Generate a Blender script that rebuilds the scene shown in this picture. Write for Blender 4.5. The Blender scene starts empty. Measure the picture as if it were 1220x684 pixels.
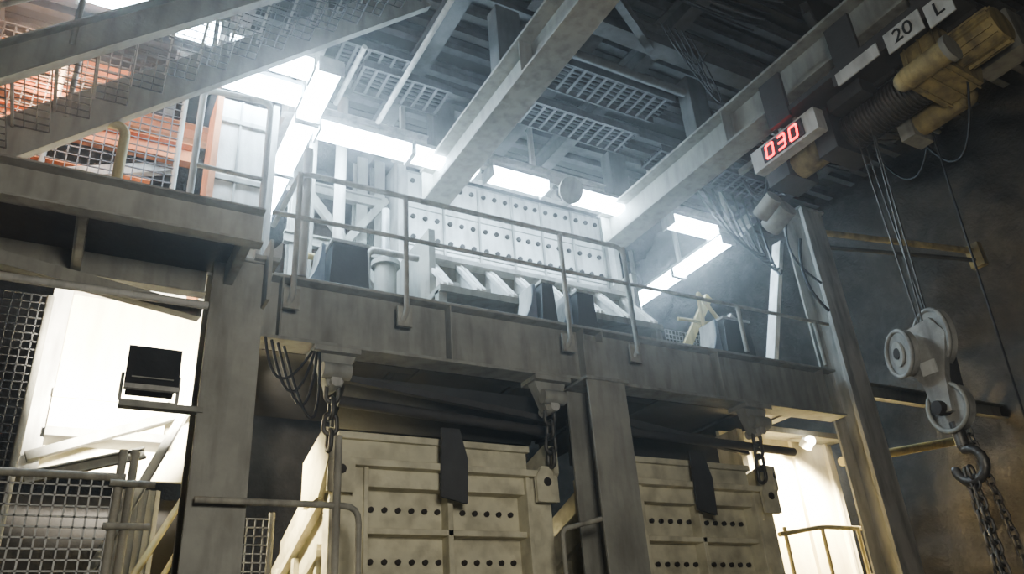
import bpy, math, random
from mathutils import Matrix, Vector, noise
random.seed(7)
H=1.6   # eye height above the floor; all z below are measured from eye level
S=bpy.context.scene
try:
    S.view_settings.look='AgX - Medium High Contrast'
except Exception:
    pass
# ------------------------------------------------------------------ materials
def mat(name,c1,c2=None,dirt=(0.05,0.045,0.04),amt=0.45,rough=0.7,metal=0.0,scale=2.0,bump=0.15,streak=True):
    m=bpy.data.materials.new(name);m.use_nodes=True;nt=m.node_tree;N=nt.nodes;L=nt.links
    b=N['Principled BSDF'];b.inputs['Roughness'].default_value=rough;b.inputs['Metallic'].default_value=metal
    if c2 is None:c2=tuple(x*0.75 for x in c1)
    geo=N.new('ShaderNodeNewGeometry')
    n1=N.new('ShaderNodeTexNoise');n1.inputs['Scale'].default_value=scale;n1.inputs['Detail'].default_value=8;n1.inputs['Roughness'].default_value=.65
    L.new(geo.outputs['Position'],n1.inputs['Vector'])
    mp=N.new('ShaderNodeMapping');mp.inputs['Scale'].default_value=(6,6,1.1) if streak else (3,3,3)
    L.new(geo.outputs['Position'],mp.inputs['Vector'])
    n2=N.new('ShaderNodeTexNoise');n2.inputs['Scale'].default_value=1.6;n2.inputs['Detail'].default_value=7
    L.new(mp.outputs[0],n2.inputs['Vector'])
    r1=N.new('ShaderNodeValToRGB');r1.color_ramp.elements[0].position=.35;r1.color_ramp.elements[1].position=.65
    r1.color_ramp.elements[0].color=(*c2,1);r1.color_ramp.elements[1].color=(*c1,1)
    L.new(n1.outputs[0],r1.inputs[0])
    r2=N.new('ShaderNodeValToRGB');r2.color_ramp.elements[0].position=.45;r2.color_ramp.elements[1].position=.72
    r2.color_ramp.elements[0].color=(0,0,0,1);r2.color_ramp.elements[1].color=(amt,amt,amt,1)
    L.new(n2.outputs[0],r2.inputs[0])
    mx=N.new('ShaderNodeMixRGB');mx.inputs[2].default_value=(*dirt,1)
    L.new(r2.outputs[0],mx.inputs[0]);L.new(r1.outputs[0],mx.inputs[1]);L.new(mx.outputs[0],b.inputs['Base Color'])
    n3=N.new('ShaderNodeTexNoise');n3.inputs['Scale'].default_value=scale*14;n3.inputs['Detail'].default_value=5
    L.new(geo.outputs['Position'],n3.inputs['Vector'])
    bp=N.new('ShaderNodeBump');bp.inputs['Strength'].default_value=bump;bp.inputs['Distance'].default_value=.02
    L.new(n3.outputs[0],bp.inputs['Height']);L.new(bp.outputs[0],b.inputs['Normal'])
    return m
def emit(name,c,s):
    m=bpy.data.materials.new(name);m.use_nodes=True;b=m.node_tree.nodes['Principled BSDF']
    b.inputs['Base Color'].default_value=(*c,1);b.inputs['Emission Color'].default_value=(*c,1);b.inputs['Emission Strength'].default_value=s
    return m
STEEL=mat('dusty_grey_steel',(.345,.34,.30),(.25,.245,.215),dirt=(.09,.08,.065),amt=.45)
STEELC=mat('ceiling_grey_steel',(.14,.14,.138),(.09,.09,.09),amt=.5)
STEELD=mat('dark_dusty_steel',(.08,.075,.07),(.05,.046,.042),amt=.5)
STEELL=mat('pale_painted_steel',(.52,.51,.47),(.4,.39,.36),amt=.5)
CREAM=mat('cream_skip_paint',(.70,.66,.50),(.57,.54,.41),dirt=(.2,.175,.12),amt=.55,scale=3,streak=False)
WHITE=mat('white_liner_plate',(.8,.79,.75),(.64,.63,.59),dirt=(.25,.2,.15),amt=.45,scale=3)
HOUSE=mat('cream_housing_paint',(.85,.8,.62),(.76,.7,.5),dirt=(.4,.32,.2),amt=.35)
RAIL=mat('handrail_paint',(.40,.38,.32),(.26,.25,.21),amt=.5,scale=5)
YEL=mat('yellow_handrail_paint',(.62,.52,.24),(.48,.4,.2),amt=.4,scale=5)
DARK=mat('black_rubber',(.035,.035,.037),(.02,.02,.022),amt=.2,rough=.6)
SHEET=mat('grey_rubber_sheet',(.085,.085,.085),(.06,.06,.06),amt=.2,rough=.7)
BOLT=mat('bolt_steel',(.06,.05,.042),amt=.2,rough=.6,metal=.3)
ORANGE=mat('orange_with_sodium_glow',(.72,.29,.12),(.52,.21,.09),dirt=(.15,.07,.04),amt=.45)  # orange colour includes the sodium glow on the upper-left beams
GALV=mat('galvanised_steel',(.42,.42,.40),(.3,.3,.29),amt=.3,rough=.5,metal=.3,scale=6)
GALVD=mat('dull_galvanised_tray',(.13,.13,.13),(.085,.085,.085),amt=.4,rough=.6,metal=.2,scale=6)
ROCK=mat('shotcrete_rock',(.10,.088,.076),(.062,.055,.048),dirt=(.17,.15,.13),amt=.3,rough=.95,scale=1.2,bump=1.0,streak=False)
CONC=mat('concrete_floor',(.2,.18,.16),(.12,.11,.1),rough=.9,streak=False,bump=.5)
HOISTY=mat('dirty_yellow_hoist_paint',(.46,.37,.17),(.27,.22,.12),amt=.65,scale=4)
CHAIN=mat('chain_steel',(.17,.16,.14),(.09,.085,.08),amt=.3,rough=.45,metal=.6,scale=8)
SHEAVE=mat('grey_sheave_guard',(.34,.33,.30),(.21,.205,.185),amt=.55,scale=6)
PLATE=mat('white_sign_plate',(.58,.58,.55),(.48,.48,.45),amt=.3,scale=6)
BLUEP=mat('worn_bluish_plate',(.32,.37,.43),(.2,.24,.3),amt=.3,rough=.4,metal=.3)
TUBE=emit('fluorescent_tube_glow',(.62,.82,1),66)
LEDR=emit('red_led_segment',(1,.01,.02),7)
LAMPW=emit('floodlight_lens_glow',(1,.93,.78),30)
BLACK=mat('black_lettering',(.02,.02,.02),amt=.0)
# ------------------------------------------------------------------ mesh builder
class G:
    def __init__(s,name):
        s.name=name;s.v=[];s.f=[];s.m=[];s.sm=[];s.mats=[]
    def mi(s,m):
        if m not in s.mats:s.mats.append(m)
        return s.mats.index(m)
    def add(s,vs,fs,m,smooth=False):
        o=len(s.v);s.v+= [tuple(a) for a in vs];i=s.mi(m)
        for f in fs:s.f.append([a+o for a in f]);s.m.append(i);s.sm.append(smooth)
    def bx(s,x0,x1,y0,y1,z0,z1,m):
        vs=[(x,y,z) for x in(x0,x1) for y in(y0,y1) for z in(z0,z1)]
        s.add(vs,[(0,1,3,2),(4,6,7,5),(0,4,5,1),(2,3,7,6),(0,2,6,4),(1,5,7,3)],m)
    def bar(s,p,q,w,h,m,up=(0,0,1)):
        p=Vector(p);q=Vector(q);d=(q-p).normalized();u=Vector(up)
        if abs(d.dot(u))>.99:u=Vector((0,1,0))
        r=d.cross(u).normalized();u=r.cross(d).normalized()
        vs=[]
        for c in(p,q):
            for a in(-1,1):
                for b in(-1,1):vs.append(c+r*(a*w/2)+u*(b*h/2))
        s.add(vs,[(0,1,3,2),(4,6,7,5),(0,4,5,1),(2,3,7,6),(0,2,6,4),(1,5,7,3)],m)
    def off(s,p,q,up,a,b):
        p=Vector(p);q=Vector(q);d=(q-p).normalized();u=Vector(up)
        if abs(d.dot(u))>.99:u=Vector((0,1,0))
        r=d.cross(u).normalized();u=r.cross(d).normalized()
        return p+r*a+u*b,q+r*a+u*b
    def ibeam(s,p,q,h,b,m,tf=.025,tw=.015,up=(0,0,1)):
        s.bar(p,q,tw,h-2*tf,m,up)
        for k in(-1,1):
            a,c=s.off(p,q,up,0,k*(h-tf)/2);s.bar(a,c,b,tf,m,up)
    def chan(s,p,q,h,b,m,t=.015,side=1,up=(0,0,1)):
        s.bar(p,q,t,h,m,up)
        for k in(-1,1):
            a,c=s.off(p,q,up,side*b/2,k*(h-t)/2);s.bar(a,c,b,t,m,up)
    def cyl(s,p,q,r,m,n=12,r2=None,cap=True):
        p=Vector(p);q=Vector(q);d=(q-p).normalized();u=Vector((0,0,1)) if abs(d.z)<.9 else Vector((1,0,0))
        a=d.cross(u).normalized();b=a.cross(d);r2=r if r2 is None else r2
        vs=[c+(a*math.cos(t*2*math.pi/n)+b*math.sin(t*2*math.pi/n))*rr for c,rr in((p,r),(q,r2)) for t in range(n)]
        s.add(vs,[(t,(t+1)%n,n+(t+1)%n,n+t) for t in range(n)],m,True)
        if cap:s.add(vs,[tuple(range(n)),tuple(range(2*n-1,n-1,-1))],m)
    def ball(s,c,r,m,n=8):
        c=Vector(c);vs=[];fs=[]
        for i in range(n+1):
            for j in range(n*2):
                th=math.pi*i/n;ph=math.pi*j/n
                vs.append(c+Vector((math.sin(th)*math.cos(ph),math.sin(th)*math.sin(ph),math.cos(th)))*r)
        for i in range(n):
            for j in range(2*n):
                fs.append((i*2*n+j,i*2*n+(j+1)%(2*n),(i+1)*2*n+(j+1)%(2*n),(i+1)*2*n+j))
        s.add(vs,fs,m,True)
    def pipe(s,pts,r,m,n=8):
        for i in range(len(pts)-1):
            s.cyl(pts[i],pts[i+1],r,m,n)
            if i:s.ball(pts[i],r,m,5)
    def rpipe(s,pts,r,m,rad=.12,n=8):
        P=[Vector(p) for p in pts];o=[P[0]]
        for i in range(1,len(P)-1):
            a=(P[i-1]-P[i]);b=(P[i+1]-P[i]);k=min(rad,a.length/2,b.length/2)
            a=P[i]+a.normalized()*k;b=P[i]+b.normalized()*k
            for t in(0,.25,.5,.75,1):o.append(a*(1-t)**2+P[i]*2*t*(1-t)+b*t*t)
        o.append(P[-1]);s.pipe(o,r,m,n)
    def cable(s,p,q,sag,r,m,n=12,side=0):
        p=Vector(p);q=Vector(q);pts=[]
        for i in range(n+1):
            t=i/n;k=4*t*(1-t);c=p.lerp(q,t);c.z-=sag*k;c.x+=side*k;pts.append(c)
        s.pipe(pts,r,m,6)
    def prism(s,prof,fn,a,b,m):
        n=len(prof);vs=[fn(x,y,a) for x,y in prof]+[fn(x,y,b) for x,y in prof]
        s.add(vs,[tuple(range(n)),tuple(range(2*n-1,n-1,-1))]+[(i,(i+1)%n,n+(i+1)%n,n+i) for i in range(n)],m)
    def link(s,c,ax,nm,L,W,r,m,seg=14,n=6):
        c=Vector(c);ax=Vector(ax).normalized();nm=Vector(nm).normalized();sd=ax.cross(nm)
        path=[]
        for i in range(seg):
            t=2*math.pi*i/seg;x=math.cos(t)*W/2;y=math.sin(t)*W/2;y+=(L-W)/2*(1 if math.sin(t)>=0 else -1)
            path.append((c+sd*x+ax*y,(sd*math.cos(t)+ax*math.sin(t))))
        vs=[p+(o*math.cos(k*2*math.pi/n)+nm*math.sin(k*2*math.pi/n))*r for p,o in path for k in range(n)]
        s.add(vs,[(i*n+k,((i+1)%seg)*n+k,((i+1)%seg)*n+(k+1)%n,i*n+(k+1)%n) for i in range(seg) for k in range(n)],m,True)
    def chain(s,p,q,L,W,r,m):
        p=Vector(p);q=Vector(q);d=(q-p);k=max(1,round(d.length/(L-2*r)));d/=k
        a=d.cross(Vector((0,1,.01))).normalized();b=a.cross(d).normalized()
        for i in range(k):s.link(p+d*(i+.5),d,a if i%2 else b,L,W,r,m)
    def mesh(s,o,u,v,nu,nv,t,m):
        o=Vector(o);u=Vector(u);v=Vector(v);w=u.cross(v).normalized()
        for i in range(nu+1):s.bar(o+u*(i/nu),o+u*(i/nu)+v,t,t,m,w)
        for j in range(nv+1):s.bar(o+v*(j/nv),o+v*(j/nv)+u,t,t,m,w)
    def done(s,bevel=0,parent=None):
        vs=[Vector((x,y,z+H)) for x,y,z in s.v]
        mn=Vector([min(p[i] for p in vs) for i in range(3)]);mx=Vector([max(p[i] for p in vs) for i in range(3)])
        c=(mn+mx)/2;c.z=mn.z
        me=bpy.data.meshes.new(s.name);me.from_pydata([p-c for p in vs],[],s.f)
        for m in s.mats:me.materials.append(m)
        me.polygons.foreach_set('material_index',s.m);me.polygons.foreach_set('use_smooth',s.sm);me.update()
        o=bpy.data.objects.new(s.name,me);o.location=c;S.collection.objects.link(o)
        if bevel:
            b=o.modifiers.new('bevel','BEVEL');b.width=bevel;b.segments=1;b.limit_method='ANGLE'
        if parent:
            o.parent=parent;o.matrix_parent_inverse=parent.matrix_world.inverted()
        return o
def one(name,fn,*a,**k):
    g=G(name);getattr(g,fn)(*a,**k);return g.done()
# ------------------------------------------------------------------ rock shell
def rockwall(name,o,u,v,nu,nv,amp,m,n):
    o=Vector(o);u=Vector(u);v=Vector(v);n=Vector(n);g=G(name);vs=[]
    for i in range(nu+1):
        for j in range(nv+1):
            p=o+u*(i/nu)+v*(j/nv)
            k=noise.fractal(p*.55,1.0,2.0,5)*amp+abs(noise.noise(p*2.3))*amp*.35
            vs.append(p+n*k)
    g.add(vs,[(i*(nv+1)+j,(i+1)*(nv+1)+j,(i+1)*(nv+1)+j+1,i*(nv+1)+j+1) for i in range(nu) for j in range(nv)],m,True)
    g.done()
rockwall('wall_right',(11.6,-3,-1.9),(0,17,0),(0,0,12),110,80,.55,ROCK,(-1,0,0))
rockwall('wall_back',(-6,13.2,-1.9),(18,0,0),(0,0,12),70,50,.5,ROCK,(0,-1,0))
rockwall('wall_left',(-5.5,-3,-1.9),(0,17,0),(0,0,12),60,50,.5,ROCK,(1,0,0))
rockwall('ceiling',(-6,-3,9.3),(18,0,0),(0,17,0),60,60,.5,ROCK,(0,0,-1))
g=G('floor');g.bx(-6,12,-3,14,-1.8,-1.6,CONC);g.done()
# ------------------------------------------------------------------ ceiling steelwork
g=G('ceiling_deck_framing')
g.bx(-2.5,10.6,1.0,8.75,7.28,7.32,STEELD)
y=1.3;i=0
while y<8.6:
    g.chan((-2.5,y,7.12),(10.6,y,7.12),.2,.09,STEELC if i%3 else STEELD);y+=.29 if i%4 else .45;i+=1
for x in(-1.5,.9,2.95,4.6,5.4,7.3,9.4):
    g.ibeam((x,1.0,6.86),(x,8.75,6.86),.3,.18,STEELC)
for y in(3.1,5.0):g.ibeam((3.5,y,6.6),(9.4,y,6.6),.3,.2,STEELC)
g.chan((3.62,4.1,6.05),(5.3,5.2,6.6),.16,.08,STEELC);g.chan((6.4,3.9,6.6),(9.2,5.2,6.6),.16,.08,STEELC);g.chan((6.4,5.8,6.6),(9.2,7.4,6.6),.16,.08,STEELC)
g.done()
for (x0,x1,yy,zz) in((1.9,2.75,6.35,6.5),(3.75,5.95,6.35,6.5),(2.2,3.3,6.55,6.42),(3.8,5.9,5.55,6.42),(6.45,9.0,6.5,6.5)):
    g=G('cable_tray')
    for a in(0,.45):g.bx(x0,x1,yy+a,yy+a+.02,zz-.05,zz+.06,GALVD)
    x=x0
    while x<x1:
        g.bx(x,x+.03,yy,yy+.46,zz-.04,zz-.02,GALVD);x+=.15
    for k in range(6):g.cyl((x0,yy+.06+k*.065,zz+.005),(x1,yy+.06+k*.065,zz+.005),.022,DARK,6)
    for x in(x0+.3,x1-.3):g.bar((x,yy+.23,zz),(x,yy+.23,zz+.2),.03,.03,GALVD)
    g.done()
g=G('lighting_support_frame')
g.chan((1.5,7.35,6.12),(8.6,7.35,6.12),.22,.1,STEELL)
g.chan((1.55,6.0,6.12),(1.55,9.3,6.12),.18,.1,STEELL)
g.chan((8.45,7.0,6.12),(8.45,10.0,6.12),.18,.1,STEELL)
g.chan((-1,6.45,6.12),(1.6,6.45,6.12),.18,.1,STEELL)
for x in(1.55,3.0,4.9,7.0,8.45):g.bar((x,7.4,6.2),(x,7.4,7.0),.06,.06,STEELL)
for x,y in((-.8,6.45),(.4,6.45),(1.55,6.1),(1.55,8.9),(8.45,8.6),(8.45,9.8)):g.bar((x,y,6.2),(x,y,7.05),.06,.06,STEELL)
g.done()
def fluoro(p,q):
    p=Vector(p);q=Vector(q);g=G('fluorescent_batten_light')
    g.bar(p+Vector((0,0,.09)),q+Vector((0,0,.09)),.26,.05,GALV)
    d=(q-p).normalized();s=Vector((0,0,1)).cross(d)
    # wrap-round diffuser, shape widened to stand for the tubes' glare
    prof=[(-.12,.065),(-.13,.02),(-.1,-.05),(-.04,-.075),(.04,-.075),(.1,-.05),(.13,.02),(.12,.065)]
    vs=[c+s*a+Vector((0,0,b)) for c in(p,q) for a,b in prof];n=len(prof)
    g.add(vs,[(i,(i+1)%n,n+(i+1)%n,n+i) for i in range(n)],TUBE)
    for e in(p,q):g.bar(e-d*.012,e+d*.012,.27,.17,GALV)
    g.bar((p+q)/2+Vector((0,0,.1)),(p+q)/2+Vector((0,0,.2)),.05,.05,GALV)
    g.done()
for a,b in(((1.88,7.2),(3.0,7.2)),((3.03,7.2),(3.9,7.2)),((4.08,7.2),(4.92,7.2)),((5.35,7.2),(6.15,7.2)),((7.0,7.2),(7.85,7.2)),
           ((1.72,6.15),(1.72,7.0)),((1.72,7.06),(1.72,8.1)),((1.72,8.15),(1.72,9.2)),
           ((8.2,7.25),(8.2,8.4)),((8.2,8.44),(8.2,9.6)),((.75,6.75),(1.55,6.75)),((.7,6.3),(1.55,6.3)),((.2,6.2),(.62,6.2)),((-.6,6.1),(0,6.1))):
    fluoro((*a,5.83),(*b,5.83))
# ------------------------------------------------------------------ crane runway beams
for x in(3.44,6.15):
    g=G('crane_runway_beam')
    g.ibeam((x,-.5,5.61),(x,7.5,5.61),.5,.34,STEEL,tf=.035,tw=.02)
    for y in(2,5,7.46):
        for sx in(-1,1):g.bx(x+sx*.01,x+sx*.16,y-.008,y+.008,5.4,5.82,STEEL)
    for y in(.5,3.0,5.5,7.2):
        g.bx(x-.15,x+.15,y-.1,y+.1,5.86,6.72,STEELC)
    g.done(.004)
# ------------------------------------------------------------------ bolted chute
g=G('bolted_chute_wall')
cols=[3.45,4.0,4.55,5.1,5.6,6.15,6.7]
for i in range(6):
    for j,(z0,z1) in enumerate(((4.75,5.33),(5.34,5.92),(5.93,6.5))):
        a,b=cols[i]+.006,cols[i+1]-.006
        g.bx(a,b,8.4,8.43,z0,z1-.008,WHITE)
        for u in(.17,.5,.83):
            for w in(.2,.75):
                px=a+(b-a)*u;pz=z0+(z1-z0)*w
                g.cyl((px,8.375,pz),(px,8.4,pz),.036,BOLT,8)
g.bx(3.4,6.8,8.43,8.5,4.3,6.55,STEELL)
g.bx(3.3,3.42,8.3,9.5,4.3,6.6,STEELL);g.bx(6.72,6.84,8.3,9.5,4.3,6.6,STEELL)
for x in cols:g.bx(x-.012,x+.012,8.36,8.4,4.75,6.5,STEELL)
g.chan((3.2,8.3,6.62),(6.95,8.3,6.62),.22,.1,STEELL)
g.done(.003)
g=G('chute_gusset_frame')
g.bx(3.3,6.3,7.46,7.62,4.62,4.68,WHITE)
g.bx(3.3,6.3,7.62,7.66,4.0,4.68,STEEL)
for k in range(8):
    x=3.36+k*.41
    g.prism([(7.62,4.62),(7.5,4.62),(6.98,4.05),(6.98,4.0),(7.62,4.0)],lambda y,z,t:(t,y,z),x,x+.025,WHITE)
    g.prism([(7.0,4.0),(7.0,4.05),(7.52,4.62),(7.52,4.55)],lambda y,z,t:(t,y,z),x-.05,x+.075,WHITE)
    g.bx(x+.12,x+.3,7.3,7.34,4.0,4.25,STEELL)
g.bx(3.25,6.35,6.96,8.4,3.92,4.0,STEEL)
g.bx(3.28,3.36,7.3,8.4,3.3,4.9,STEEL);g.bx(6.25,6.33,7.3,8.4,3.3,4.9,STEEL)
for x in(3.3,4.3,5.3,6.3):g.bar((x,7.05,3.25),(x,7.05,3.95),.1,.1,STEEL)
g.add([(3.36,7.66,4.66),(6.25,7.66,4.66),(6.25,8.38,5.0),(3.36,8.38,5.0)],[(0,1,2,3)],WHITE)
g.done()
# ------------------------------------------------------------------ platform
g=G('platform_edge_beam')
g.ibeam((1.18,6.12,2.96),(8.15,6.12,2.96),.6,.26,STEEL,tf=.03,tw=.02)
for x in(1.35,2.9,4.38,4.62,6.2,7.9):g.bx(x-.008,x+.008,5.99,6.11,2.69,3.23,STEEL)
g.bx(4.36,4.64,5.985,5.995,2.68,3.1,STEEL)
g.done(.004)
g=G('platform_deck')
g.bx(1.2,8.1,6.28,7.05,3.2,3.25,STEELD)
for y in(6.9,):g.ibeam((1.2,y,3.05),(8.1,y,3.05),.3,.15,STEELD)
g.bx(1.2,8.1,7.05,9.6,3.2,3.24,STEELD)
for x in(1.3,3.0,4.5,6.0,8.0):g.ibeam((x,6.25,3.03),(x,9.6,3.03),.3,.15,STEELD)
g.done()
def column(x0,x1,y0,y1,zb,zt,m=STEEL):
    g=G('steel_column');t=.03
    g.bx(x0,x1,y0,y0+t,zb,zt,m);g.bx(x0,x1,y1-t,y1,zb,zt,m)
    xc=(x0+x1)/2;g.bx(xc-.012,xc+.012,y0+t,y1-t,zb,zt,m)
    g.bx(x0-.05,x1+.05,y0-.05,y1+.05,zb,zb+.04,m)
    g.bx(x0-.03,x1+.03,y0-.03,y1+.03,zt-.03,zt,m)
    return g
g=column(.76,1.16,5.78,6.14,-1.6,3.22);g.bx(1.14,1.17,5.6,6.0,2.8,3.34,STEEL);g.bx(1.05,1.25,5.7,5.98,3.2,3.24,STEEL)
g.prism([(1.17,3.0),(1.3,3.36),(1.3,3.5),(1.17,3.34)],lambda a,z,t:(a,t,z),5.9,5.93,STEELL);g.done(.004)
g=column(4.27,4.72,5.86,6.26,-1.6,2.65);g.done(.004)
g=column(8.2,8.62,5.9,6.25,-1.6,5.62,STEELL)
g.bx(8.18,8.3,5.86,5.89,-1.6,5.6,STEELL);g.done(.004)
# ------------------------------------------------------------------ handrail
g=G('platform_handrail');r=.026
g.rpipe([(1.42,6.9,4.27),(1.42,5.92,4.27),(5.0,5.92,4.27),(5.0,5.92,3.0)],r,RAIL)
g.pipe([(1.2,5.92,3.8),(8.15,5.92,3.84)],r*.85,RAIL)
for x in(1.42,2.43,4.17,5.0,):
    g.rpipe([(x,5.92,4.27),(x,5.92,3.05),(x-.02,5.97,2.98)],r,RAIL,.04)
    g.bx(x-.07,x+.07,5.955,5.985,2.93,3.12,RAIL)
g.pipe([(6.6,5.92,3.82),(6.6,5.92,3.25)],r,RAIL);g.pipe([(7.9,5.92,3.84),(7.9,5.92,3.25)],r,RAIL)
g.pipe([(1.5,6.0,4.6),(1.5,6.0,3.26)],.045,STEELL)
g.done()
# ------------------------------------------------------------------ skip guides
def guide(x0,x1,flip,z1=3.95):
    g=G('flared_skip_guide')
    g.prism([(x0,3.25),(x1,3.25),(x1-.04,z1),(x0+.04,z1)],lambda a,z,t:(a,t,z),6.45,6.8,SHEET)
    g.bx(x0+.02,x1-.02,6.43,6.82,z1,z1+.03,STEELL)
    e=x0 if flip<0 else x1
    pr=[(e+flip*.02,z1-.02)]+[(e+flip*(.05+.4*(1-math.cos(t/8*math.pi/2))),z1-.62*math.sin(t/8*math.pi/2)) for t in range(9)]+[(e+flip*.02,z1-.68)]
    g.prism(pr,lambda a,z,t:(a,t,z),6.5,6.53,BLUEP)
    inner=[(a,z) for a,z in pr[1:10]]
    vs=[(a,6.5,z) for a,z in inner]+[(a,6.8,z) for a,z in inner];n=9
    g.add(vs,[(i,i+1,n+i+1,n+i) for i in range(n-1)],STEELL,True)
    g.done()
guide(1.86,2.28,-1);guide(4.2,4.42,-1);guide(4.66,4.95,-1,3.92);guide(6.85,7.35,-1)
# ------------------------------------------------------------------ skips
def skip(x0):
    x1=x0+2.1;g=G('mine_skip');yb=8.2
    g.prism([(6.38,1.8),(6.38,2.04),(6.6,2.04),(yb,1.45),(yb,1.2)],lambda y,z,t:(t,y,z),x0+.1,x1-.18,CREAM)
    g.prism([(6.44,-1.6),(6.44,1.8),(yb,1.2),(yb,-1.6)],lambda y,z,t:(t,y,z),x0+.03,x1-.03,CREAM)
    g.bx(x0+.0,x1-.0,6.2,6.44,1.73,1.79,CREAM)
    g.bx(x0+.08,x1-.16,6.33,6.4,1.99,2.05,CREAM)
    g.bx(x0+.0,x0+.3,6.28,6.44,-1.6,1.73,CREAM);g.bx(x1-.24,x1,6.28,6.44,-1.6,1.73,CREAM)
    g.bx(x0+.28,x0+.32,6.25,6.44,-1.6,1.73,CREAM);g.bx(x1-.27,x1-.23,6.25,6.44,-1.6,1.73,CREAM)
    g.bx(x0+.3,x1-.24,6.3,6.44,1.58,1.73,CREAM)
    for z in(1.2,.78,.36,-.06,-.5):
        g.bx(x0+.3,x1-.24,6.3,6.44,z,z+.05,CREAM)
    xm=(x0+x1)/2+.03
    g.bx(xm-.025,xm+.025,6.3,6.44,-1.6,1.6,CREAM)
    for z in(1.42,1.0,.57,.15):
        for i in range(12):
            px=x0+.4+i*(x1-x0-.76)/11
            if abs(px-xm)<.05:continue
            g.cyl((px,6.41,z),(px,6.45,z),.024,BOLT,8)
    for z in(1.62,1.2,.78,.36,-.1):
        for xs in(x0-.04,x1-.03):
            g.prism([(6.45,z-.16),(6.45,z-.1),(yb-.05,z-.7),(yb-.05,z-.76)],lambda y,zz,t:(t,y,zz),xs,xs+.07,CREAM)
    for y in(6.5,7.2,7.8):
        for xs in(x0-.02,x1-.03):g.bx(xs,xs+.05,y,y+.08,-1.6,1.15,CREAM)
    for xs in(x0-.06,x1-.02):
        g.prism([(6.15,1.76),(6.15,2.0),(6.3,2.06),(6.9,1.9),(6.9,1.5),(6.4,1.5)],lambda y,z,t:(t,y,z),xs,xs+.05,CREAM)
        g.link((xs+.02,6.22,1.9),(0,0,1),(1,0,0),.12,.12,.02,BOLT)
    for xx in(x0+.05,x1-.1):
        g.prism([(xx-.1,1.5),(xx+.12,1.5),(xx+.12,1.72),(xx+.04,1.82),(xx-.04,1.82),(xx-.1,1.72)],lambda a,z,t:(a,t,z),6.17,6.21,CREAM)
        g.cyl((xx+.01,6.16,1.68),(xx+.01,6.22,1.68),.04,BOLT,10)
    g.prism([(xm-.14,1.5),(xm+.1,1.45),(xm+.12,1.83),(xm+.05,2.1),(xm-.12,2.1)],lambda a,z,t:(a,t,z),6.17,6.195,SHEET)
    return g
skip(1.9).done(.004);skip(4.75).done(.004)
# ------------------------------------------------------------------ hangers under the beam
def hanger(x,zb):
    g=G('skip_suspension_chain')
    g.bx(x-.2,x+.2,5.98,6.26,2.61,2.655,STEEL)
    g.prism([(x-.18,2.62),(x+.18,2.62),(x+.06,2.33),(x-.06,2.33)],lambda a,z,t:(a,t,z),6.05,6.17,STEEL)
    g.cyl((x-.12,6.02,2.45),(x+.12,6.02,2.45),.07,STEEL,12)
    g.cyl((x,5.99,2.36),(x,6.23,2.36),.05,STEELL,10)
    g.chain((x,6.1,2.36),(x,6.15,zb),.17,.11,.02,CHAIN)
    g.done()
hanger(1.84,1.83);hanger(3.96,1.83);hanger(6.66,1.83)
g=G('skip_bay_deflector_sheet')
g.add([(2.1,6.5,2.62),(4.2,6.5,2.62),(4.2,6.9,2.25),(2.1,6.9,2.25)],[(0,1,2,3)],SHEET)
g.bx(2.1,4.2,6.98,7.02,2.1,2.5,SHEET);g.bar((2.0,6.4,2.55),(4.2,6.4,2.35),.06,.06,STEELD);g.cyl((2.0,6.45,2.35),(4.2,6.45,2.25),.05,STEELD)
g.bx(4.75,6.9,6.98,7.02,2.1,2.6,SHEET);g.cyl((4.7,6.45,2.35),(7.6,6.45,2.3),.05,STEELD)
g.bar((4.7,6.45,2.5),(7.0,6.6,2.3),.05,.08,STEELD)
g.done()
# ------------------------------------------------------------------ left landing and stair
g=G('landing_channel_frame')
g.chan((-3.5,5.0,3.02),(.95,5.0,3.02),.28,.1,STEEL,side=1)
g.chan((-3.5,6.0,3.05),(.74,6.0,3.05),.26,.1,STEEL,side=1)
g.bx(-3.5,.95,5.02,5.98,3.15,3.17,STEELD)
for x in(-2.2,-1.2,-.2,.85):g.chan((x,5.0,3.04),(x,6.0,3.04),.16,.06,STEEL)
g.bar((-1.6,5.55,2.9),(.72,5.95,2.76),.1,.1,STEEL)
g.cyl((-3,5.7,2.7),(.74,5.7,2.72),.03,STEELL)
g.done()
def zs(x):return .905*x+4.43
g=G('steel_stair')
for y,hh in((5.0,.27),(5.85,.34)):
    a=(-1.56,y,zs(-1.56)+.2);b=(2.6,y,zs(2.6)+.2)
    g.chan(a,b,hh,.08,STEEL,side=1 if y<5.4 else -1)
x=-1.5
while x<2.5:
    z=zs(x)+.3
    g.mesh((x,5.04,z),(.25,0,0),(0,.78,0),3,9,.008,GALVD);g.bx(x,x+.02,5.04,5.82,z-.02,z+.01,STEEL)
    x+=.24
for y in(5.0,5.85):
    x=-1.45
    g.cyl((-1.5,y,zs(-1.5)+1.25),(1.6,y,zs(1.6)+1.25),.025,RAIL);g.cyl((-1.5,y,zs(-1.5)+.8),(2.1,y,zs(2.1)+.8),.02,RAIL)
    while x<1.6:
        g.cyl((x,y,zs(x)+.2),(x,y,zs(x)+1.25),.022,RAIL);x+=1.0
g.done()
g=G('orange_floor_beams')
for (y,z,x0,x1) in((8.0,5.6,-2.5,.7),(8.0,6.4,-2.5,.3),(8.8,6.5,-2.5,1.0),(8.4,4.6,-2.5,.7),(8.2,5.15,-2.5,.3),(8.0,6.0,-2.5,-.4)):
    g.chan((x0,y,z),(x1,y,z),.24,.12,ORANGE)  # sodium light on these beams is painted into their orange
for x in(-1.8,-.7,.4):g.ibeam((x,7.7,6.75),(x,9.2,6.75),.22,.12,STEEL)
g.bar((-2.5,8.1,4.4),(.5,8.1,5.5),.1,.12,STEELL)
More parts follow.
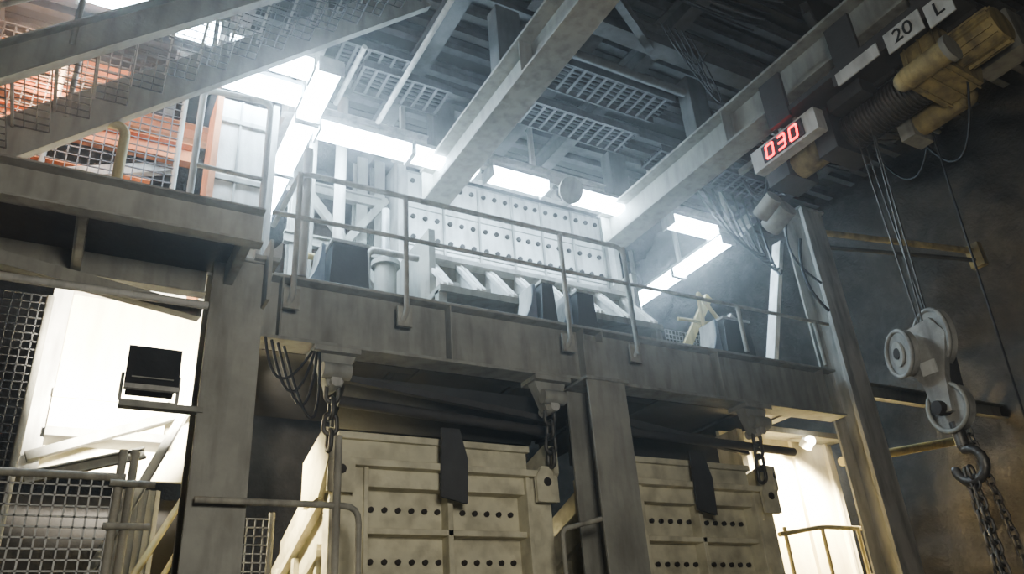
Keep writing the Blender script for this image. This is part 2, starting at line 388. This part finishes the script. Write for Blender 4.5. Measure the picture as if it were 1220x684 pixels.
g.done()
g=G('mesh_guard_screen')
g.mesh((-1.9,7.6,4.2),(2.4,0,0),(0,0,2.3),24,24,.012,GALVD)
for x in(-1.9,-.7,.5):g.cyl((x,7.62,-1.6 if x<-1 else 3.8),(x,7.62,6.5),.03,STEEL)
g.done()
g=G('white_cable_riser')
g.bx(.78,1.32,6.8,7.2,3.3,5.6,WHITE);g.bx(.74,.8,6.76,7.25,3.3,5.65,ORANGE);g.bx(1.3,1.36,6.76,7.24,3.3,5.65,STEELL);g.bx(.98,1.0,6.78,6.8,3.3,5.6,STEELL)
for z in(3.9,4.6,5.3):g.bx(.8,1.3,6.77,6.8,z,z+.05,STEELL)
g.done()
g=G('bent_guard_rail')
g.rpipe([(.55,6.2,3.2),(.55,6.2,5.15),(1.16,6.2,5.2),(1.16,6.2,3.3)],.03,STEELL,.1)
g.pipe([(.55,6.2,4.3),(1.16,6.2,4.3)],.022,RAIL);g.done()
g=G('yellow_bent_pipe')
g.rpipe([(-.2,5.9,4.3),(-.02,5.9,4.3),(-.02,5.9,3.18)],.04,YEL,.1);g.done()
g=G('floor_grille')
g.mesh((-1.2,6.9,3.5),(.9,0,0),(0,0,.55),16,10,.012,GALV);g.done()
# ------------------------------------------------------------------ left lit housing
g=G('lit_transfer_housing')
g.bx(-.2,1.15,8.0,8.06,1.95,3.75,HOUSE)
g.bx(-.36,-.2,7.75,8.06,1.9,3.75,STEELL);g.bx(-.2,1.15,7.7,8.0,3.72,3.8,STEELL)
g.bx(-.2,.75,7.7,8.0,2.58,2.66,HOUSE);g.bx(-.2,.75,7.72,7.76,2.3,2.58,HOUSE);g.bx(-.2,.8,7.66,8.0,2.22,2.3,STEEL)
g.bar((-.3,7.6,2.0),(.9,7.6,2.5),.08,.08,STEEL)
g.done(.004)
g=G('floodlight')
g.prism([(5.7,2.04),(5.74,2.32),(5.88,2.29),(5.84,2.01)],lambda y,z,t:(t,y,z),.28,.59,DARK)
g.prism([(5.685,2.02),(5.73,2.345),(5.75,2.34),(5.705,2.015)],lambda y,z,t:(t,y,z),.26,.61,DARK)
g.prism([(5.67,2.01),(5.675,2.045),(5.70,2.04),(5.695,2.005)],lambda y,z,t:(t,y,z),.26,.61,STEELL)
g.bx(.30,.57,5.675,5.685,2.09,2.10,STEEL)
for i in range(7):g.bx(.31+i*.036,.316+i*.036,5.86,5.91,2.06,2.24,DARK)
g.rpipe([(.25,5.8,2.16),(.25,5.8,1.96),(.62,5.8,1.96),(.62,5.8,2.16)],.012,STEELL,.02)
g.bx(.25,.8,5.76,5.84,1.91,1.95,STEEL);g.done()
g=G('wire_mesh_fence')
g.mesh((-1.6,6.3,-1.6),(1.93,0,0),(0,0,3.15),27,44,.012,GALV)
for x in(.36,.44):g.cyl((x,6.3,-1.6),(x,6.3,1.75),.03,RAIL)
for z in(.6,1.2,1.5):g.cyl((.3,6.26,z),(.6,6.26,z+.0),.025,RAIL)
g.cyl((-1.6,6.3,1.55),(.4,6.3,1.55),.03,RAIL)
g.done()
g=G('wire_mesh_fence')
g.mesh((-1.6,7.2,1.5),(1.25,0,0),(0,0,1.8),18,25,.01,GALVD);g.cyl((-.35,7.2,-1.6),(-.35,7.2,3.3),.03,RAIL);g.done()
g=G('wire_mesh_fence')
g.mesh((1.15,6.6,-1.6),(.38,0,0),(0,0,2.95),6,44,.01,GALV);g.cyl((1.53,6.6,-1.6),(1.53,6.6,1.4),.025,RAIL);g.done()
g=G('corrugated_side_panel');
g.bx(.45,.75,7.3,7.34,-1.6,1.7,STEEL);g.bx(-.4,1.7,9.0,9.05,-1.6,2.0,STEELD)
for i in range(5):g.bx(.47+i*.06,.49+i*.06,7.28,7.3,-1.6,1.7,STEEL)
g.done()
g=G('diagonal_brace');g.chan((.3,6.9,.9),(1.1,6.9,2.9),.18,.07,STEEL,up=(0,1,0));g.chan((-.25,6.9,1.65),(.55,6.9,1.9),.09,.06,STEEL);g.done()
# ------------------------------------------------------------------ low handrails
g=G('loading_level_handrail')
g.rpipe([(.8,5.7,1.28),(1.95,5.7,1.28),(1.95,5.7,.3)],.024,RAIL);g.pipe([(.8,5.7,.75),(1.95,5.7,.75)],.02,RAIL)
g.pipe([(1.78,5.7,-1.6),(1.78,5.7,1.8)],.03,RAIL);g.done()
g=G('loading_level_handrail')
g.rpipe([(3.78,5.8,-1.6),(3.78,5.8,1.18),(4.2,5.8,1.28)],.022,RAIL,.06);g.done()
g=G('loading_level_handrail')
g.rpipe([(6.9,6.3,1.3),(7.6,6.3,1.4),(8.8,6.3,1.4),(8.8,6.3,-1.6)],.026,YEL);g.pipe([(6.9,6.3,.8),(8.8,6.3,.9)],.022,YEL)
for x in(7.0,7.6,8.2):g.pipe([(x,6.3,-1.6),(x,6.3,1.38)],.022,YEL)
g.done()
g=G('loading_level_handrail')
g.pipe([(.5,6.0,.8),(.85,6.6,1.5)],.025,YEL);g.pipe([(.5,6.0,.4),(.85,6.6,1.1)],.02,YEL);g.pipe([(.5,6.0,-1.6),(.5,6.0,.8)],.025,YEL)
g.done()
# ------------------------------------------------------------------ right lit housing + beams
g=G('lit_skip_guide_housing')
g.bx(7.7,9.9,7.7,7.76,-1.6,2.95,HOUSE);g.bx(8.12,9.9,7.4,7.7,2.9,2.98,STEEL)
g.bx(7.62,7.72,7.3,7.76,-1.6,2.85,STEELL)
for x in(8.3,9.0,9.7):g.bx(x,x+.05,7.64,7.7,-1.6,2.9,HOUSE)
g.done()
g=G('bulkhead_lamp')
g.cyl((8.95,7.3,2.8),(8.95,7.38,2.72),.09,STEELL,12);g.ball((8.95,7.27,2.78),.07,LAMPW);g.bar((8.95,7.35,2.8),(8.95,7.6,2.88),.04,.04,STEEL);g.done()
g=G('wall_tie_beam')
g.chan((8.65,6.05,3.05),(12,6.05,3.05),.2,.09,STEEL,side=1);g.bar((8.65,6.3,3.3),(12,6.3,3.25),.05,.05,STEEL)
g.done()
one('yellow_tie_pipe','cyl',(8.65,6.62,2.3),(11.4,6.62,2.8),.06,YEL)
g=G('upper_tie_pipe');g.cyl((8.65,6.2,5.5),(10.8,5.2,5.1),.045,HOISTY);g.cyl((8.65,6.2,5.25),(10.8,5.2,4.95),.03,STEELD);g.bx(10.75,10.85,5.1,5.3,4.85,5.2,HOISTY);g.done()
g=G('diagonal_brace')
g.chan((8.95,7.0,5.8),(8.04,7.0,3.3),.16,.07,WHITE,up=(0,1,0));g.done()
g=G('access_stair_handrail')
g.rpipe([(7.3,7.2,3.25),(7.3,7.2,4.75),(7.9,7.2,4.0),(8.1,7.2,3.9)],.028,YEL,.05)
g.pipe([(6.9,7.25,4.3),(8.1,7.25,4.35)],.025,YEL);g.pipe([(7.8,7.2,4.1),(7.8,7.2,3.25)],.028,YEL)
g.mesh((6.95,7.6,3.3),(1.1,0,0),(0,0,1.0),18,15,.01,GALV)
g.bar((6.7,7.5,3.3),(7.8,7.5,4.9),.06,.12,YEL);g.bar((7.2,7.4,3.3),(8.1,7.4,4.6),.05,.1,STEELL)
g.done()
# ------------------------------------------------------------------ PA horn
g=G('loudspeaker_horn')
g.cyl((5.15,6.95,5.72),(5.15,7.15,5.8),.17,HOISTY,20,r2=.05);g.cyl((5.15,7.15,5.8),(5.15,7.3,5.86),.08,STEELL,14)
g.cyl((5.15,6.93,5.71),(5.15,6.95,5.72),.18,STEEL,20);g.bar((5.15,7.2,5.85),(5.15,7.3,6.0),.05,.05,STEEL);g.done()
# ------------------------------------------------------------------ hoist
g=G('crane_hoist_trolley')
g.bx(5.9,6.4,2.3,4.35,5.1,5.16,STEELD)
for y in(2.45,3.3,4.2):
    for sx in(-.24,.24):
        g.bx(6.15+sx-.02,6.15+sx+.02,y-.14,y+.14,5.05,5.62,STEELD);g.cyl((6.15+sx*.8,y,5.43),(6.15+sx,y,5.43),.08,STEELD,14)
g.cyl((6.5,3.0,4.85),(6.5,3.85,4.85),.19,CHAIN,20)
for i in range(20):g.link((6.5,3.04+i*.04,4.85),(0,0,1),(0,1,0),.39,.39,.012,CHAIN,18,4)
g.prism([(6.2,4.65),(6.7,4.6),(6.78,4.8),(6.74,5.1),(6.25,5.1)],lambda a,z,t:(a,t,z),2.62,3.0,HOISTY)
for y in(2.66,2.8,2.94):g.prism([(6.18,4.63),(6.72,4.58),(6.8,4.8),(6.76,5.12),(6.23,5.12)],lambda a,z,t:(a,t,z),y,y+.015,HOISTY)
g.cyl((6.45,2.2,4.85),(6.45,2.62,4.85),.17,HOISTY,18)
for i in range(14):
    t=i/14*2*math.pi;g.bar((6.45+.18*math.cos(t),2.22,4.85+.18*math.sin(t)),(6.45+.18*math.cos(t),2.6,4.85+.18*math.sin(t)),.012,.04,HOISTY,up=(math.cos(t),0,math.sin(t)))
g.prism([(6.2,4.6),(6.75,4.6),(6.8,5.05),(6.5,5.15),(6.2,5.1)],lambda a,z,t:(a,t,z),3.85,4.08,STEELD)
g.cyl((6.45,4.08,4.85),(6.45,4.5,4.85),.15,HOISTY,16)
g.cyl((6.12,2.55,4.7),(6.12,2.95,4.7),.11,HOISTY,16);g.ball((6.12,2.98,4.7),.1,HOISTY);g.cyl((6.12,2.5,4.7),(6.12,2.55,4.7),.13,STEEL,16)
g.cyl((6.85,2.9,4.7),(6.85,3.35,4.7),.12,HOISTY,16);g.ball((6.85,2.88,4.7),.12,HOISTY);g.bx(6.7,7.0,3.35,3.5,4.55,4.9,STEEL)
g.bx(6.15,6.4,3.4,3.8,4.95,5.1,STEELD);g.bx(6.62,6.9,3.0,3.5,4.95,5.3,STEEL);g.bx(6.25,6.7,4.5,4.8,4.7,5.2,STEELD)
g.bx(6.95,7.2,2.3,2.75,4.9,5.35,STEEL);g.bar((6.4,2.5,5.2),(7.1,2.5,5.2),.08,.06,STEELD);g.bar((6.4,3.4,5.25),(7.0,3.4,5.25),.08,.06,STEELD)
g.cyl((6.3,4.8,4.6),(6.3,5.05,4.5),.1,STEEL,12);g.cyl((6.6,4.9,4.6),(6.6,5.2,4.5),.12,STEEL,14)
for y,x in((3.55,6.36),(3.62,6.5),(3.75,6.4),(3.8,6.58)):g.cyl((x,y,4.8),(x,y*.3+3.75*.7,2.6),.009,CHAIN,6)
dz=-.13
for cx,cy,cz,rr in((6.22,3.86,2.50,.2),(6.46,3.68,2.60,.26)):
    cz+=dz
    g.cyl((cx-.035,cy+.02,cz),(cx+.035,cy-.02,cz),rr,SHEAVE,28);g.cyl((cx-.05,cy+.03,cz),(cx-.035,cy+.02,cz),rr*.55,STEEL,20);g.cyl((cx-.06,cy+.03,cz),(cx+.06,cy-.03,cz),.05,BOLT,12)
    g.link((cx-.035,cy+.02,cz),(0,0,1),(1,-.5,0),rr*2,rr*2,.02,SHEAVE,28)
# side cheek housing tying the sheaves together
g.prism([(3.95,2.25),(4.0,2.45),(3.9,2.58),(3.6,2.62),(3.5,2.45),(3.62,2.1),(3.66,1.8),(3.8,1.8),(3.84,2.1)],lambda y,z,t:(t,y,z),6.31,6.38,SHEAVE)
g.prism([(3.9,2.28),(3.85,2.5),(3.6,2.55),(3.62,2.2),(3.66,1.85),(3.8,1.85)],lambda y,z,t:(t,y,z),6.38,6.56,SHEET)
g.bx(6.295,6.31,3.66,3.8,2.14,2.26,PLATE)
cz=1.98+dz
g.cyl((6.38,3.72,cz),(6.46,3.7,cz),.2,SHEAVE,24);g.cyl((6.27,3.76,cz),(6.5,3.7,cz),.06,BOLT,12);g.link((6.36,3.72,cz),(0,0,1),(1,-.2,0),.4,.4,.02,STEEL,24)
g.cyl((6.42,3.73,cz-.12),(6.42,3.73,cz-.32),.05,CHAIN,12)
hk=[Vector((6.42,3.73,cz-.28))]
for i in range(13):
    t=math.pi/2-i/12*math.pi*1.45;hk.append(Vector((6.42,3.73-.13*math.cos(t)*1,cz-.48+.13*math.sin(t))))
for i in range(len(hk)-1):
    g.cyl(hk[i],hk[i+1],.04,CHAIN,8);g.ball(hk[i+1],.04,CHAIN,5)
g.chain((6.4,3.72,1.35),(6.36,3.68,-1.58),.11,.07,.013,CHAIN);g.chain((6.44,3.78,1.35),(6.52,3.84,-.6),.11,.07,.013,CHAIN);g.chain((6.46,3.68,1.75),(6.62,3.55,-.6),.09,.06,.01,CHAIN)
g.cyl((6.95,3.3,4.95),(6.75,3.45,-.6),.01,DARK,6)
g.cable((6.9,3.2,5.0),(8.0,4.5,5.4),.6,.012,DARK);g.cable((6.5,2.6,4.8),(7.2,3.6,4.9),.7,.012,DARK)
g.done()
# festoon supplying the hoist
g=G('festoon_cable_track')
g.bx(6.78,6.84,1.0,5.6,5.55,5.62,STEEL)
for y in(1.2,3.0,5.0):g.bar((6.34,y,5.66),(6.84,y,5.66),.05,.05,STEEL)
y=3.9
while y<5.4:
    g.bx(6.76,6.86,y-.05,y+.05,5.45,5.55,STEELD)
    g.cable((6.81,y,5.46),(6.81,y+.42,5.46),.4,.02,DARK);g.cable((6.83,y,5.46),(6.83,y+.42,5.46),.33,.015,DARK);y+=.42
g.done()
g=G('trolley_rating_plate')
def plate(y0,y1,z0,z1,x=5.86):g.bx(x,x+.015,y0,y1,z0,z1,PLATE)
plate(2.54,2.9,4.85,5.07);plate(2.26,2.5,4.80,5.04);plate(2.98,3.45,4.92,5.06)
g.bx(5.875,5.895,2.26,3.5,4.95,5.15,STEELD)
plo=g.done()
def text(body,y,z,size,x,parent):
    c=bpy.data.curves.new('lettering','FONT');c.body=body;c.size=size;c.extrude=.003;c.align_x='CENTER';c.align_y='CENTER'
    o=bpy.data.objects.new('lettering',c);S.collection.objects.link(o);c.materials.append(BLACK)
    mw=Matrix(((0,0,-1,x),(-1,0,0,y),(0,1,0,z+H),(0,0,0,1)));o.matrix_world=mw
    bpy.context.view_layer.update();dg=bpy.context.evaluated_depsgraph_get();me=bpy.data.meshes.new_from_object(o.evaluated_get(dg))
    bpy.data.objects.remove(o);n=bpy.data.objects.new('lettering',me);S.collection.objects.link(n)
    if not me.materials:me.materials.append(BLACK)
    bpy.context.view_layer.update()
    n.parent=parent;n.matrix_parent_inverse=parent.matrix_world.inverted();n.matrix_world=mw
bpy.context.view_layer.update()
text('20',2.72,4.96,.2,5.855,plo);text('L',2.38,4.92,.2,5.855,plo)
# LED display
g=G('digital_weight_display');xf=6.0
g.bx(xf,xf+.14,3.86,4.74,4.78,5.04,PLATE);g.bx(xf-.01,xf,4.02,4.58,4.81,5.01,DARK)
g.bx(xf+.03,xf+.1,4.1,4.14,5.04,5.1,STEEL);g.bx(xf+.03,xf+.1,4.3,4.34,5.04,5.1,STEEL)
segs={'0':'abcdef','3':'abgcd'}
w,h,t=.095,.15,.022
for i,ch in enumerate('030'):
    yl=4.53-i*.165;zb=4.835   # left edge is at larger y
    P={'a':(0,h,w,h),'d':(0,0,w,0),'g':(0,h/2,w,h/2),'f':(0,h/2,0,h),'e':(0,0,0,h/2),'b':(w,h/2,w,h),'c':(w,0,w,h/2)}
    for sgm in segs[ch]:
        a,b,c,d=P[sgm];ya=yl-a-b*.1;yb_=yl-c-d*.1
        dv=Vector((0,yb_-ya,d-b)).normalized()*.002
        g.bar(Vector((xf-.014,ya,zb+b))+dv,Vector((xf-.014,yb_,zb+d))-dv,.006,t,LEDR,up=(0,dv.z,-dv.y))
g.done()
# ------------------------------------------------------------------ loose cables / pipes
g=G('slack_power_cables')
for k in range(7):g.cable((8.1+.05*k,6.6,5.2-.03*k),(7.3+.2*k,6.9,6.4),.25+.04*k,.018,DARK)
for k in range(4):g.cyl((8.68+.05*k,6.1,3.3),(8.68+.05*k,6.1,5.5),.018,DARK,6)
g.cable((8.1,5.95,5.1),(8.15,5.85,4.0),.1,.02,DARK,side=-.2);g.cable((8.0,6.0,5.4),(8.15,5.85,4.4),.1,.015,DARK,side=-.25)
g.done()
g=G('hose_bundle')
for k in range(4):g.cable((1.22+.05*k,5.9,2.62-.02*k),(1.6+.02*k,5.9,2.55),.3+.09*k,.012,DARK,side=.05*(k-1))
g.done()
g=G('hanging_ceiling_wires')
for k in range(5):g.cable((4.9+.1*k,4.6,6.4),(5.7-.1*k,4.75+.02*k,6.4),.35+.1*k,.01,DARK,side=.1*k)
g.done()
g=G('ceiling_wire_bundle')
for k in range(9):g.cable((3.8,3.6+.07*k,6.38),(5.9,3.5+.09*k,6.36),.06+.03*(k%4),.014,DARK if k%3 else STEELC)
g.done()
g=G('ceiling_wire_bundle')
for k in range(9):g.cable((6.5,4.6+.12*k,6.36),(9.2,4.4+.16*k,6.34),.1+.05*(k%4),.014,DARK if k%3 else STEELC)
g.done()
one('lighting_conduit','cyl',(2.55,4.4,6.05),(2.55,7.05,6.05),.03,STEELL);one('lighting_conduit','cyl',(2.05,6.1,6.2),(2.05,7.1,6.2),.03,STEELL)
one('riser_pipe','cyl',(1.95,7.6,3.25),(1.95,7.6,6.9),.05,STEEL);one('riser_pipe','cyl',(2.35,7.8,3.25),(2.35,7.8,6.9),.07,STEELL)
one('elbow_pipe','rpipe',[(2.5,7.2,3.25),(2.5,7.2,4.4),(3.1,7.2,4.4)],.04,STEELL);one('ceiling_pipe','cyl',(6.5,5.4,6.3),(8.4,5.4,6.3),.06,STEEL);one('ceiling_pipe','cyl',(3.9,5.3,6.28),(5.8,5.3,6.28),.05,STEELC)
one('ceiling_pipe','cyl',(6.6,4.4,6.2),(9.4,4.4,6.2),.04,STEELC)
g=G('guide_frame_tower')
for x in(2.05,2.9,3.15,7.1):
    g.ibeam((x,8.7,3.25),(x,8.7,6.7),.2,.15,STEEL,up=(0,1,0))
for z in(4.3,5.2,6.0):g.ibeam((1.9,8.6,z),(3.25,8.6,z),.16,.1,STEEL)
g.bar((2.0,8.5,4.3),(3.2,8.5,6.0),.08,.1,STEEL);g.bar((2.0,8.45,6.0),(3.2,8.45,4.5),.08,.1,STEEL)
g.done()
g=G('gate_actuator')
g.bx(2.7,3.1,7.5,7.9,3.25,3.9,STEEL);g.cyl((2.9,7.7,3.9),(2.9,7.7,4.5),.13,STEEL,16);g.cyl((2.9,7.7,4.5),(2.9,7.7,4.56),.17,STEEL,16);g.cyl((2.9,7.7,4.56),(2.9,7.7,5.3),.05,GALV,12)
g.bx(2.62,3.18,7.45,7.95,3.5,3.55,STEEL);g.done()
g=G('yellow_valve_post');g.rpipe([(1.7,6.9,3.25),(1.7,6.9,4.0),(1.95,6.9,4.0)],.035,YEL,.08);g.done()
# ------------------------------------------------------------------ lights
def light(kind,name,loc,tgt,e,col,size=.3,spot=1.2):
    l=bpy.data.lights.new(name,kind);l.energy=e;l.color=col
    if kind=='AREA':l.size=size
    else:l.shadow_soft_size=size
    if kind=='SPOT':l.spot_size=spot;l.spot_blend=.6
    o=bpy.data.objects.new(name,l);loc=Vector(loc)+Vector((0,0,H));tgt=Vector(tgt)+Vector((0,0,H));o.location=loc
    o.rotation_euler=(tgt-loc).to_track_quat('-Z','Y').to_euler();S.collection.objects.link(o)
light('SPOT','floodlight_beam',(.46,5.95,2.16),(.45,8,3.0),3600,(1,.94,.80),.12,1.25)
light('SPOT','guide_housing_beam',(8.9,7.1,2.7),(8.6,7.7,1.2),2400,(1,.86,.58),.1,2.4)
light('SPOT','skip_side_fill',(.95,7.0,2.5),(2.0,7.2,.9),1200,(1,.87,.56),.1,1.7)  # added spot without a fixture, brightens the skip's left side
light('AREA','front_fill_light',(1.0,-.2,1.6),(3.8,6.3,.7),165,(1,.96,.86),1.0)  # added fill beside the camera for beams and skip fronts, no fixture
light('POINT','upper_level_sodium_lamp',(-.8,7.3,5.9),(0,0,0),170,(1,.62,.38),.2)
light('SPOT','rock_wall_spot',(8.5,2.2,5.4),(11.6,5.0,3.5),35,(1,.92,.84),.2,1.8)  # spot without a fixture, aimed at the right rock wall
w=bpy.data.worlds.new('glow_haze_air');S.world=w;w.use_nodes=True;nt=w.node_tree
nt.nodes['Background'].inputs[0].default_value=(.5,.55,.65,1);nt.nodes['Background'].inputs[1].default_value=.03
vs_=nt.nodes.new('ShaderNodeVolumeScatter');vs_.inputs['Density'].default_value=.013;vs_.inputs['Anisotropy'].default_value=.86  # haze added to imitate bloom, spreads a halo round the tubes
nt.links.new(vs_.outputs[0],nt.nodes['World Output'].inputs['Volume'])
# ------------------------------------------------------------------ camera
c=bpy.data.cameras.new('camera');o=bpy.data.objects.new('camera',c);S.collection.objects.link(o);S.camera=o
c.sensor_width=36;c.lens=940/1220*36;c.clip_start=.05
R=Vector((.8735,-.482,-.0675));F=Vector((.4574,.765,.4535)).normalized();R=(R-F*R.dot(F)).normalized();U=R.cross(F)
o.matrix_world=Matrix(((R.x,U.x,-F.x,0),(R.y,U.y,-F.y,0),(R.z,U.z,-F.z,H),(0,0,0,1)))
